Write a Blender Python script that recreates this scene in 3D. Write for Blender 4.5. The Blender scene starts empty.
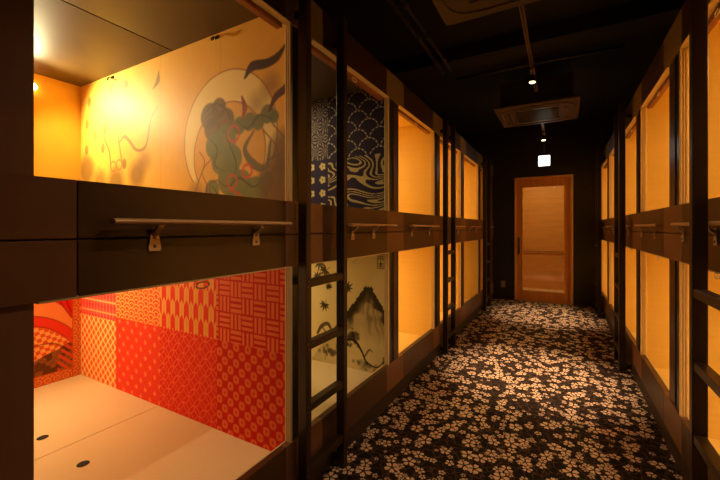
import bpy, math, random
import numpy as np
from mathutils import Vector

random.seed(7)
rng = np.random.default_rng(7)
S = bpy.context.scene
C = S.collection

# ------------------------------------------------------------------ camera, world, exposure
YAW = math.atan(201 / 358.66)
cam = bpy.data.objects.new('camera', bpy.data.cameras.new('camera'))
C.objects.link(cam)
cam.location = (0, 0, 1.25)
cam.rotation_euler = (math.pi / 2, 0, YAW)
cam.data.sensor_width = 36
cam.data.lens = 36 * 358.66 / 720
cam.data.shift_y = -12 / 720
cam.data.clip_start = 0.02
S.camera = cam

w = bpy.data.worlds.new('dark_room'); S.world = w; w.use_nodes = True
w.node_tree.nodes['Background'].inputs[0].default_value = (1, .55, .3, 1)
w.node_tree.nodes['Background'].inputs[1].default_value = 0.004
S.view_settings.view_transform = 'Standard'
S.view_settings.look = 'None'
S.view_settings.exposure = 0.0
S.view_settings.gamma = 1
S.view_settings.use_curve_mapping = False

WARM = (1.0, .75, .33)
SPOTS = [(-.20, 1.05), (-.20, 3.40), (-.21, 5.72)]     # track spotlights along the corridor
SPOT_W = 75
WL, WR = 1.055, .53                                    # distance of the two facades from the camera line
Y_END, Y_BACK, Z_CEIL = 6.75, -1.2, 3.0
LEFT = [(.357, 1.25), (1.417, 2.296), (2.495, 3.335), (3.55, 4.375), (4.58, 5.415), (5.63, 5.92)]
RIGHT = [(.57, 1.36), (1.61, 2.405), (2.655, 3.435), (3.69, 4.48), (4.75, 5.52), (5.80, 6.56)]
TOP, OPT, BT, GR, BB, SILL, BASE = 2.36, 2.172, 1.37, 1.222, 1.077, .285, .10

# ------------------------------------------------------------------ materials
def lin(c):
    return tuple(x / 12.92 if x <= .04045 else ((x + .055) / 1.055) ** 2.4 for x in c)

def srgb(r, g, b):
    return lin((r / 255, g / 255, b / 255))

def mat(name, col, rough=.5, metal=0, spec=.5, noise=0, scale=20, stretch=(1, 1, 1), bump=0):
    m = bpy.data.materials.new(name); m.use_nodes = True
    nt = m.node_tree; b = nt.nodes['Principled BSDF']
    b.inputs['Base Color'].default_value = (*col, 1)
    b.inputs['Roughness'].default_value = rough
    b.inputs['Metallic'].default_value = metal
    b.inputs['Specular IOR Level'].default_value = spec
    if noise or bump:
        tc = nt.nodes.new('ShaderNodeTexCoord'); mp = nt.nodes.new('ShaderNodeMapping')
        mp.inputs['Scale'].default_value = stretch
        nz = nt.nodes.new('ShaderNodeTexNoise'); nz.inputs['Scale'].default_value = scale
        nz.inputs['Detail'].default_value = 4
        nt.links.new(tc.outputs['Object'], mp.inputs[0]); nt.links.new(mp.outputs[0], nz.inputs['Vector'])
        if noise:
            rp = nt.nodes.new('ShaderNodeValToRGB')
            rp.color_ramp.elements[0].position = .3; rp.color_ramp.elements[1].position = .7
            rp.color_ramp.elements[0].color = (*[x * (1 - noise) for x in col], 1)
            rp.color_ramp.elements[1].color = (*[min(1, x * (1 + noise)) for x in col], 1)
            nt.links.new(nz.outputs['Fac'], rp.inputs[0]); nt.links.new(rp.outputs[0], b.inputs['Base Color'])
        if bump:
            bp = nt.nodes.new('ShaderNodeBump'); bp.inputs['Strength'].default_value = bump
            bp.inputs['Distance'].default_value = .003
            nt.links.new(nz.outputs['Fac'], bp.inputs['Height']); nt.links.new(bp.outputs[0], b.inputs['Normal'])
    return m

def emit(name, col, s):
    m = bpy.data.materials.new(name); m.use_nodes = True
    b = m.node_tree.nodes['Principled BSDF']
    b.inputs['Base Color'].default_value = (*col, 1)
    b.inputs['Emission Color'].default_value = (*col, 1)
    b.inputs['Emission Strength'].default_value = s
    return m

def painted(name, rough=.45, spec=.35):
    m = bpy.data.materials.new(name); m.use_nodes = True
    nt = m.node_tree; b = nt.nodes['Principled BSDF']
    at = nt.nodes.new('ShaderNodeAttribute'); at.attribute_name = 'pattern'
    nt.links.new(at.outputs['Color'], b.inputs['Base Color'])
    b.inputs['Roughness'].default_value = rough
    b.inputs['Specular IOR Level'].default_value = spec
    return m

M = dict(
    brown_light=mat('laminate_light_brown', (.165, .070, .032), .42, noise=.12, scale=3, stretch=(1, 1, 2)),
    brown_dark=mat('laminate_dark_brown', (.066, .029, .012), .36, noise=.10, scale=3, stretch=(1, 1, 2)),
    olive=mat('laminate_olive', (.20, .135, .045), .42, noise=.1, scale=3),
    fascia_dark=mat('laminate_near_black', (.040, .015, .009), .4, noise=.1, scale=3),
    groove=mat('groove', (.006, .003, .002), .6),
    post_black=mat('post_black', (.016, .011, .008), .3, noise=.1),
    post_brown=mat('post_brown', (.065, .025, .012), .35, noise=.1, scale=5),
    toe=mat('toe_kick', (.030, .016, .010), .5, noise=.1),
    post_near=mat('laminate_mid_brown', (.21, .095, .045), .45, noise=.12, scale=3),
    ladder=mat('ladder_metal', (.020, .010, .007), .38, noise=.1, scale=8),
    cream_frame=mat('cream_wood_frame', (.76, .56, .30), .45, noise=.03, scale=6, stretch=(9, 9, .3)),
    wood_orange=mat('capsule_wood', (.84, .58, .17), .55, spec=.2, noise=.03, scale=6, stretch=(.4, .4, 9)),
    cream_wall=mat('capsule_cream', (.72, .60, .38), .5, spec=.3, noise=.02, scale=5),
    cream_floor=mat('capsule_floor', (.82, .66, .40), .42, spec=.3, noise=.02, scale=4),
    gold=mat('gold_panel', (.84, .42, .04), .5, spec=.3, noise=.07, scale=5),
    ceil_brown=mat('capsule_ceiling_brown', (.10, .057, .016), .5, spec=.25, noise=.06, scale=5),
    ceil_dark=mat('capsule_ceiling_dark', (.055, .032, .010), .4, noise=.06, scale=5),
    blind_bar=mat('blind_bar', (.30, .10, .04), .4, noise=.1, scale=9, stretch=(1, .1, 1)),
    ring=mat('white_plastic', (.75, .68, .58), .35, noise=.03),
    steel=mat('brushed_steel', (.62, .46, .32), .36, metal=.45, noise=.06, scale=40, stretch=(1, .05, 1)),
    wood_bar=mat('handrail_bar', (.66, .42, .22), .28, metal=.3, noise=.08, scale=30, stretch=(1, .05, 1)),
    screw=mat('screw_metal', (.22, .15, .10), .35, metal=.9, noise=.05),
    hook=mat('black_hook', (.02, .012, .008), .35, noise=.1),
    black_wall=mat('black_paint', (.017, .015, .006), .5, noise=.12, scale=4),
    black_ceiling=mat('ceiling_paint', (.0022, .0016, .0014), .9, noise=.2, scale=3),
    pipe=mat('pipe_paint', (.02, .012, .008), .45, noise=.2, scale=9),
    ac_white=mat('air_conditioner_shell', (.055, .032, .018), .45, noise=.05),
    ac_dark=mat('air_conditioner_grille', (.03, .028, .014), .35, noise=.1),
    track=mat('track_metal', (.16, .08, .05), .35, noise=.1),
    door_wood=mat('door_wood', (.70, .28, .06), .42, noise=.12, scale=5, stretch=(5, 1, .6)),
    door_frame=mat('door_frame_wood', (.74, .42, .17), .4, noise=.08, scale=5, stretch=(5, 1, .6)),
    hall_wood=mat('hall_wood', (.76, .34, .08), .4, noise=.10, scale=4, stretch=(.6, 1, 5)),
    hall_floor=mat('hall_floor', (.80, .55, .24), .3, noise=.06, scale=5),
    socket=mat('socket_plate', (.40, .30, .14), .35, noise=.04),
    hole=mat('finger_hole_dark', (.010, .006, .004), .8, noise=.1),
)
M['lamp'] = emit('lamp_lens', (1, .62, .28), 14)
M['sign'] = emit('exit_sign_face', (.86, 1, .90), 5)
M['sign_green'] = emit('exit_sign_green', (.55, 1, .70), 3.2)
M['painted'] = painted('wallpaper', .65, .15)
M['painted_gold'] = painted('gold_leaf_wallpaper', .6, .35)
g = bpy.data.materials.new('clear_glass'); g.use_nodes = True
nt = g.node_tree; nt.nodes.clear()
o_ = nt.nodes.new('ShaderNodeOutputMaterial'); mx = nt.nodes.new('ShaderNodeMixShader')
tr = nt.nodes.new('ShaderNodeBsdfTransparent'); gl = nt.nodes.new('ShaderNodeBsdfGlossy')
tr.inputs[0].default_value = (.95, .93, .90, 1); gl.inputs['Roughness'].default_value = .03
mx.inputs[0].default_value = .07
nt.links.new(tr.outputs[0], mx.inputs[1]); nt.links.new(gl.outputs[0], mx.inputs[2]); nt.links.new(mx.outputs[0], o_.inputs[0])
M['glass'] = g

def carpet_material():
    m = bpy.data.materials.new('blossom_carpet'); m.use_nodes = True
    nt = m.node_tree; N = nt.nodes; L = nt.links; b = N['Principled BSDF']
    def mth(op, a, b_=None, c_=None, clamp=False):
        n = N.new('ShaderNodeMath'); n.operation = op; n.use_clamp = clamp
        for i, v in enumerate((a, b_, c_)):
            if v is None: continue
            if isinstance(v, (int, float)): n.inputs[i].default_value = v
            else: L.new(v, n.inputs[i])
        return n.outputs[0]
    def smooth(v, lo, hi):
        n = N.new('ShaderNodeMapRange'); n.interpolation_type = 'SMOOTHSTEP'
        L.new(v, n.inputs[0]); n.inputs[1].default_value = lo; n.inputs[2].default_value = hi
        return n.outputs[0]
    tc = N.new('ShaderNodeTexCoord')
    wob = N.new('ShaderNodeTexNoise'); wob.inputs['Scale'].default_value = 160
    L.new(tc.outputs['Object'], wob.inputs['Vector'])
    def layer(scale, offset, size, keep, rand=.72):
        mp = N.new('ShaderNodeMapping'); mp.inputs['Location'].default_value = (*offset, 0)
        mp.inputs['Scale'].default_value = (scale, scale, scale)
        L.new(tc.outputs['Object'], mp.inputs[0])
        v = N.new('ShaderNodeTexVoronoi'); v.voronoi_dimensions = '2D'; v.inputs['Scale'].default_value = 1
        v.inputs['Randomness'].default_value = rand
        L.new(mp.outputs[0], v.inputs['Vector'])
        sub = N.new('ShaderNodeVectorMath'); sub.operation = 'SUBTRACT'
        L.new(mp.outputs[0], sub.inputs[0]); L.new(v.outputs['Position'], sub.inputs[1])
        sx = N.new('ShaderNodeSeparateXYZ'); L.new(sub.outputs[0], sx.inputs[0])
        sc = N.new('ShaderNodeSeparateColor'); L.new(v.outputs['Color'], sc.inputs[0])
        ang = mth('ADD', mth('ARCTAN2', sx.outputs[1], sx.outputs[0]), mth('MULTIPLY', sc.outputs[0], 6.283))
        r = mth('SQRT', mth('ADD', mth('MULTIPLY', sx.outputs[0], sx.outputs[0]), mth('MULTIPLY', sx.outputs[1], sx.outputs[1])))
        rr = mth('DIVIDE', r, mth('MULTIPLY_ADD', sc.outputs[1], size * .45, size * .72))
        # petal index angle in -1..1
        f = mth('MULTIPLY', mth('SUBTRACT', mth('FRACT', mth('DIVIDE', ang, 6.28318 / 5)), .5), 2)
        af = mth('ABSOLUTE', f)
        # outline: broad petal, notched at the tip, pinched towards the gap
        body = mth('SUBTRACT', 1.0, mth('MULTIPLY', mth('POWER', af, 2.0), .66))
        notch = mth('MULTIPLY', mth('SUBTRACT', 1, smooth(af, 0, .26)), .17)
        R = mth('SUBTRACT', body, notch)
        inside = mth('SUBTRACT', 1, smooth(mth('SUBTRACT', rr, R), -.03, .03))
        gap = mth('SUBTRACT', 1, smooth(mth('MULTIPLY', mth('SUBTRACT', 1, af), rr), .10, .20))
        core = mth('SUBTRACT', 1, smooth(rr, .10, .17))
        fl = mth('MULTIPLY', inside, mth('MULTIPLY', mth('SUBTRACT', 1, gap), mth('SUBTRACT', 1, core)))
        k = mth('LESS_THAN', sc.outputs[2], keep)
        halo = mth('MULTIPLY', mth('SUBTRACT', 1, smooth(mth('SUBTRACT', rr, R), .05, .14)), k)
        return mth('MULTIPLY', fl, k), halo
    f1, h1 = layer(9.6, (.3, .7), .385, .74, .62)
    f2, h2 = layer(14.5, (5.1, 2.3), .36, .40, .8)
    f3, h3 = layer(21.0, (9.7, 4.1), .34, .30, .9)
    a = mth('MAXIMUM', f1, mth('MULTIPLY', f2, mth('SUBTRACT', 1, h1)))
    hh = mth('MAXIMUM', h1, h2)
    a = mth('MAXIMUM', a, mth('MULTIPLY', mth('MULTIPLY', f3, mth('SUBTRACT', 1, hh)), .8))
    # twining stems between the blossoms
    dn = N.new('ShaderNodeTexNoise'); dn.inputs['Scale'].default_value = 14; L.new(tc.outputs['Object'], dn.inputs['Vector'])
    av = N.new('ShaderNodeVectorMath'); av.operation = 'MULTIPLY_ADD'
    L.new(dn.outputs['Color'], av.inputs[0]); av.inputs[1].default_value = (.13, .13, 0); L.new(tc.outputs['Object'], av.inputs[2])
    ve = N.new('ShaderNodeTexVoronoi'); ve.voronoi_dimensions = '2D'; ve.feature = 'DISTANCE_TO_EDGE'; ve.inputs['Scale'].default_value = 19
    L.new(av.outputs[0], ve.inputs['Vector'])
    stem = mth('MULTIPLY', mth('SUBTRACT', 1, smooth(ve.outputs['Distance'], .03, .11)), mth('SUBTRACT', 1, hh))
    c1 = N.new('ShaderNodeMix'); c1.data_type = 'RGBA'
    c1.inputs[6].default_value = (.018, .012, .010, 1); c1.inputs[7].default_value = (.20, .105, .075, 1)
    L.new(mth('MULTIPLY', stem, mth('MULTIPLY', wob.outputs['Fac'], .7)), c1.inputs[0])
    c2 = N.new('ShaderNodeMix'); c2.data_type = 'RGBA'; c2.inputs[7].default_value = (.82, .58, .41, 1)
    L.new(c1.outputs[2], c2.inputs[6]); L.new(mth('MULTIPLY', a, mth('MULTIPLY_ADD', wob.outputs['Fac'], .5, .62)), c2.inputs[0])
    L.new(c2.outputs[2], b.inputs['Base Color'])
    b.inputs['Roughness'].default_value = .95; b.inputs['Specular IOR Level'].default_value = .1
    bp = N.new('ShaderNodeBump'); bp.inputs['Strength'].default_value = .5; bp.inputs['Distance'].default_value = .003
    L.new(wob.outputs['Fac'], bp.inputs['Height']); L.new(bp.outputs[0], b.inputs['Normal'])
    return m
M['carpet'] = carpet_material()

# ------------------------------------------------------------------ mesh helpers
class MB:
    def __init__(s): s.v = []; s.f = []; s.m = []; s.names = []; s.smooth = []
    def mi(s, name):
        if name not in s.names: s.names.append(name)
        return s.names.index(name)
    def box(s, x0, x1, y0, y1, z0, z1, m, bev=0.0):
        x0, x1 = min(x0, x1), max(x0, x1); y0, y1 = min(y0, y1), max(y0, y1); z0, z1 = min(z0, z1), max(z0, z1)
        i = len(s.v); k = s.mi(m)
        b = min(bev, (x1 - x0) * .45, (y1 - y0) * .45, (z1 - z0) * .45)
        if b <= 0:
            s.v += [(x, y, z) for x in (x0, x1) for y in (y0, y1) for z in (z0, z1)]
            F = [(0, 1, 3, 2), (4, 6, 7, 5), (0, 4, 5, 1), (2, 3, 7, 6), (0, 2, 6, 4), (1, 5, 7, 3)]
            s.f += [tuple(i + q for q in f) for f in F]; s.m += [k] * 6; s.smooth += [False] * 6
            return s
        # chamfered box: each corner gives three vertices
        idx = {}
        for a, x in enumerate((x0, x1)):
            for c, y in enumerate((y0, y1)):
                for e, z in enumerate((z0, z1)):
                    dx = b if a == 0 else -b; dy = b if c == 0 else -b; dz = b if e == 0 else -b
                    for n, p in enumerate(((x, y + dy, z + dz), (x + dx, y, z + dz), (x + dx, y + dy, z))):
                        idx[(a, c, e, n)] = len(s.v); s.v.append(p)
        fs = []
        for a in (0, 1): fs.append([idx[(a, c, e, 0)] for c, e in ((0, 0), (0, 1), (1, 1), (1, 0))])
        for c in (0, 1): fs.append([idx[(a, c, e, 1)] for a, e in ((0, 0), (0, 1), (1, 1), (1, 0))])
        for e in (0, 1): fs.append([idx[(a, c, e, 2)] for a, c in ((0, 0), (0, 1), (1, 1), (1, 0))])
        for c in (0, 1):
            for e in (0, 1): fs.append([idx[(0, c, e, 1)], idx[(1, c, e, 1)], idx[(1, c, e, 2)], idx[(0, c, e, 2)]])
        for a in (0, 1):
            for e in (0, 1): fs.append([idx[(a, 0, e, 0)], idx[(a, 1, e, 0)], idx[(a, 1, e, 2)], idx[(a, 0, e, 2)]])
        for a in (0, 1):
            for c in (0, 1): fs.append([idx[(a, c, 0, 0)], idx[(a, c, 1, 0)], idx[(a, c, 1, 1)], idx[(a, c, 0, 1)]])
        for a in (0, 1):
            for c in (0, 1):
                for e in (0, 1): fs.append([idx[(a, c, e, n)] for n in range(3)])
        s.f += [tuple(f) for f in fs]; s.m += [k] * len(fs); s.smooth += [False] * len(fs)
        return s
    def tube(s, pts, r, m, n=10, closed=False, flat=1.0):
        k = s.mi(m); P = [np.array(p, float) for p in pts]; i0 = len(s.v); L_ = len(P)
        rs = r if isinstance(r, (list, tuple)) else [r] * L_
        up = None
        for j, p in enumerate(P):
            a = P[(j - 1) % L_] if (closed or j > 0) else p
            b = P[(j + 1) % L_] if (closed or j < L_ - 1) else p
            t = b - a; t /= (np.linalg.norm(t) + 1e-9)
            if up is None: up = np.array((0, 0, 1.)) if abs(t[2]) < .9 else np.array((1., 0, 0))
            u = up - t * up.dot(t); u /= (np.linalg.norm(u) + 1e-9); up = u; q = np.cross(t, u)
            for h in range(n):
                an = 2 * math.pi * h / n
                s.v.append(tuple(p + rs[j] * (math.cos(an) * u * flat + math.sin(an) * q)))
        for j in range(L_ if closed else L_ - 1):
            A = i0 + j * n; B = i0 + ((j + 1) % L_) * n
            for h in range(n):
                s.f.append((A + h, A + (h + 1) % n, B + (h + 1) % n, B + h)); s.m.append(k); s.smooth.append(True)
        if not closed:
            s.f.append(tuple(i0 + h for h in range(n))[::-1]); s.f.append(tuple(i0 + (L_ - 1) * n + h for h in range(n)))
            s.m += [k, k]; s.smooth += [False, False]
        return s
    def prism(s, poly, axis, a0, a1, m):
        # poly is a list of (p,q); axis 'x' -> (y,z), 'y' -> (x,z), 'z' -> (x,y)
        k = s.mi(m); i = len(s.v); n = len(poly)
        for a in (a0, a1):
            for p, q in poly:
                s.v.append({'x': (a, p, q), 'y': (p, a, q), 'z': (p, q, a)}[axis])
        s.f.append(tuple(range(i, i + n))); s.f.append(tuple(range(i + 2 * n - 1, i + n - 1, -1)))
        s.m += [k, k]; s.smooth += [False, False]
        for h in range(n):
            s.f.append((i + h, i + (h + 1) % n, i + n + (h + 1) % n, i + n + h)); s.m.append(k); s.smooth.append(False)
        return s
    def build(s, name, parent=None, origin=None):
        me = bpy.data.meshes.new(name)
        off = (0, 0, 0)
        if origin is None and parent is None:
            a = np.array(s.v); off = ((a[:, 0].min() + a[:, 0].max()) / 2, (a[:, 1].min() + a[:, 1].max()) / 2, a[:, 2].min())
        elif origin is not None: off = origin
        elif parent is not None: off = tuple(parent['_o'])
        me.from_pydata([(x - off[0], y - off[1], z - off[2]) for x, y, z in s.v], [], s.f)
        me.polygons.foreach_set('material_index', s.m); me.polygons.foreach_set('use_smooth', s.smooth)
        for nme in s.names: me.materials.append(M[nme])
        import bmesh
        bm = bmesh.new(); bm.from_mesh(me); bmesh.ops.recalc_face_normals(bm, faces=bm.faces); bm.to_mesh(me); bm.free()
        o = bpy.data.objects.new(name, me); C.objects.link(o)
        if parent is not None:
            o.parent = parent; o['_o'] = list(off)
            if tuple(off) != tuple(parent['_o']):
                o.location = [off[i] - parent['_o'][i] for i in range(3)]
        else:
            o.location = off; o['_o'] = list(off)
        return o

def thing(name, label, cat, loc, group=None):
    o = bpy.data.objects.new(name, None); C.objects.link(o); o.empty_display_size = .1
    o.location = loc; o['_o'] = list(loc); o['label'] = label; o['category'] = cat
    if group: o['group'] = group
    return o
def tag(o, label, cat, group=None):
    o['label'] = label; o['category'] = cat
    if group: o['group'] = group
    return o
def struct(mb, name, parent=None):
    o = mb.build(name, parent)
    if parent is None: o['kind'] = 'structure'
    return o
def light(kind, loc, power, size=.05, col=WARM, parent=None, rot=(0, 0, 0), **kw):
    d = bpy.data.lights.new('lamp_light', kind); d.energy = power; d.color = col
    if kind == 'AREA':
        d.size = size
        if 'size_y' in kw: d.shape = 'RECTANGLE'; d.size_y = kw['size_y']
    else: d.shadow_soft_size = size
    if kind == 'SPOT': d.spot_size = kw['angle']; d.spot_blend = kw.get('blend', .6)
    o = bpy.data.objects.new('lamp_light', d); C.objects.link(o); o.rotation_euler = rot
    if parent is not None:
        o.parent = parent; o.location = [loc[i] - parent['_o'][i] for i in range(3)]
    else: o.location = loc
    return o

# ------------------------------------------------------------------ wallpaper painter (pattern colours only)
def sstep(d, w_): return np.clip(.5 - d / (2 * w_), 0, 1)
class Canvas:
    """p runs into the capsule (0 at the facade), z is height."""
    def __init__(s, p0, p1, z0, z1, res, base):
        s.p = np.linspace(p0, p1, int((p1 - p0) / res) + 1); s.z = np.linspace(z0, z1, int((z1 - z0) / res) + 1)
        s.P, s.Z = np.meshgrid(s.p, s.z, indexing='ij'); s.c = np.empty(s.P.shape + (3,)); s.c[:] = base; s.w = res * .6
    def mix(s, a, col):
        a = np.clip(a, 0, 1)[..., None]; s.c = s.c * (1 - a) + np.array(col) * a
    def region(s, p0, p1, z0, z1): return ((s.P >= p0) & (s.P < p1) & (s.Z >= z0) & (s.Z < z1)).astype(float)
    def disc(s, p, z, r, col, a=1, rz=None, soft=None):
        rz = rz or r; d = (np.sqrt(((s.P - p) / r) ** 2 + ((s.Z - z) / rz) ** 2) - 1) * min(r, rz)
        s.mix(sstep(d, soft or s.w) * a, col)
    def ringd(s, p, z, r, wd, col, a=1, rz=None):
        rz = rz or r; d = np.abs(np.sqrt(((s.P - p) / r) ** 2 + ((s.Z - z) / rz) ** 2) - 1) * min(r, rz) - wd / 2
        s.mix(sstep(d, s.w) * a, col)
    def stroke(s, pts, wd, col, a=1, soft=None, sub=8):
        pts = smooth_pts(pts, sub); n = len(pts)
        ws = np.interp(np.linspace(0, 1, n), np.linspace(0, 1, len(wd)), wd) if isinstance(wd, (list, tuple)) else np.full(n, wd)
        best = np.full(s.P.shape, 9.)
        for i in range(n - 1):
            (x0, y0), (x1, y1) = pts[i], pts[i + 1]; dx, dy = x1 - x0, y1 - y0; L2 = dx * dx + dy * dy + 1e-12
            t = np.clip(((s.P - x0) * dx + (s.Z - y0) * dy) / L2, 0, 1)
            d = np.hypot(s.P - x0 - t * dx, s.Z - y0 - t * dy) - (ws[i] * (1 - t) + ws[i + 1] * t) / 2
            best = np.minimum(best, d)
        s.mix(sstep(best, soft or s.w) * a, col)
    def poly(s, pts, col, a=1):
        ins = np.zeros(s.P.shape, bool); n = len(pts)
        for i in range(n):
            x0, y0 = pts[i]; x1, y1 = pts[(i + 1) % n]
            if y0 == y1: continue
            cnd = ((y0 > s.Z) != (y1 > s.Z)) & (s.P < (x1 - x0) * (s.Z - y0) / (y1 - y0) + x0); ins ^= cnd
        s.mix(ins * a, col); return ins
    def noise(s, k, seed=0):
        r = np.random.default_rng(seed); g_ = r.random((64, 64)); u = (s.P * k) % 63; v = (s.Z * k) % 63
        i = u.astype(int); j = v.astype(int); fu = u - i; fv = v - j; fu = fu * fu * (3 - 2 * fu); fv = fv * fv * (3 - 2 * fv)
        return (g_[i, j] * (1 - fu) * (1 - fv) + g_[i + 1, j] * fu * (1 - fv) + g_[i, j + 1] * (1 - fu) * fv + g_[i + 1, j + 1] * fu * fv)
def smooth_pts(pts, sub):
    if len(pts) < 3 or sub < 2: return [tuple(p) for p in pts]
    P = [np.array(p, float) for p in pts]; P = [2 * P[0] - P[1]] + P + [2 * P[-1] - P[-2]]; out = []
    for i in range(1, len(P) - 2):
        for k in range(sub):
            t = k / sub
            out.append(tuple(.5 * ((2 * P[i]) + (-P[i - 1] + P[i + 1]) * t + (2 * P[i - 1] - 5 * P[i] + 4 * P[i + 1] - P[i + 2]) * t * t + (-P[i - 1] + 3 * P[i] - 3 * P[i + 1] + P[i + 2]) * t ** 3)))
    out.append(tuple(P[-2])); return out

def scallops(P, Z, r, rows=.5):
    """overlapping wave scales: distance from the centre of the scale that shows, and its angle"""
    dist = np.full(P.shape, -1.); ang = np.zeros(P.shape); h = r * rows
    base = np.floor(Z / h)
    for dj in (-3, -2, -1, 0):
        j = base + dj; cz = j * h; off = (j % 2) * r
        ci = np.round((P - off) / (2 * r)); cx = ci * 2 * r + off; d = np.hypot(P - cx, Z - cz)
        ok = (d <= r) & (dist < 0); dist[ok] = d[ok]; ang[ok] = np.arctan2(Z - cz, P - cx)[ok]
    dist[dist < 0] = 0
    return dist, ang

def grid_panel(cv, name, y, thick, s, w_, parent, matname, sgn=-1):
    """slab whose face at y carries the canvas; sgn is the side it faces"""
    nx, nz = cv.P.shape; X = s * (w_ + cv.P)
    co = np.stack([X, np.full(X.shape, y), cv.Z], -1).reshape(-1, 3)
    k = nx * nz; p0, p1, z0, z1 = cv.p[0], cv.p[-1], cv.z[0], cv.z[-1]; yb = y - sgn * thick
    back = [(s * (w_ + a), yb, b) for a, b in ((p0, z0), (p1, z0), (p1, z1), (p0, z1))]
    co = np.vstack([co, back]) - np.array(parent['_o'])
    I = np.arange(k).reshape(nx, nz)
    q = np.stack([I[:-1, :-1], I[1:, :-1], I[1:, 1:], I[:-1, 1:]], -1).reshape(-1, 4)
    fl = [tuple(f) for f in q.tolist()]
    fl.append((k, k + 1, k + 2, k + 3))
    fl.append(tuple(I[:, 0].tolist()) + (k + 1, k)); fl.append(tuple(I[:, -1].tolist()) + (k + 2, k + 3))
    fl.append(tuple(I[0, :].tolist()) + (k + 3, k)); fl.append(tuple(I[-1, :].tolist()) + (k + 2, k + 1))
    return finish_grid(name, co, fl, cv, k, parent, matname)
def grid_back(cv, name, x, thick, parent, matname):
    """slab facing the corridor; canvas p is the y direction"""
    ny, nz = cv.P.shape; co = np.stack([np.full(cv.P.shape, x), cv.P, cv.Z], -1).reshape(-1, 3); k = ny * nz
    y0, y1, z0, z1 = cv.p[0], cv.p[-1], cv.z[0], cv.z[-1]
    co = np.vstack([co, [(x - thick, a, b) for a, b in ((y0, z0), (y1, z0), (y1, z1), (y0, z1))]]) - np.array(parent['_o'])
    I = np.arange(k).reshape(ny, nz)
    q = np.stack([I[:-1, :-1], I[1:, :-1], I[1:, 1:], I[:-1, 1:]], -1).reshape(-1, 4); fl = [tuple(f) for f in q.tolist()]
    fl.append((k, k + 1, k + 2, k + 3))
    fl.append(tuple(I[:, 0].tolist()) + (k + 1, k)); fl.append(tuple(I[:, -1].tolist()) + (k + 2, k + 3))
    fl.append(tuple(I[0, :].tolist()) + (k + 3, k)); fl.append(tuple(I[-1, :].tolist()) + (k + 2, k + 1))
    return finish_grid(name, co, fl, cv, k, parent, matname)
def finish_grid(name, co, fl, cv, k, parent, matname):
    me = bpy.data.meshes.new(name); me.from_pydata(co.tolist(), [], fl)
    c = np.clip(cv.c.reshape(-1, 3), 0, 1)
    c = np.where(c <= .04045, c / 12.92, ((c + .055) / 1.055) ** 2.4)
    c = np.vstack([c, np.repeat(c.mean(0)[None], 4, 0)])
    c = np.hstack([c, np.ones((len(c), 1))]).astype(np.float32)
    at = me.color_attributes.new('pattern', 'FLOAT_COLOR', 'POINT'); at.data.foreach_set('color', c.ravel())
    me.materials.append(M[matname])
    o = bpy.data.objects.new(name, me); C.objects.link(o); o.parent = parent; o['_o'] = parent['_o']
    return o

def rgb(r, g_, b): return (r / 255, g_ / 255, b / 255)

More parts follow.
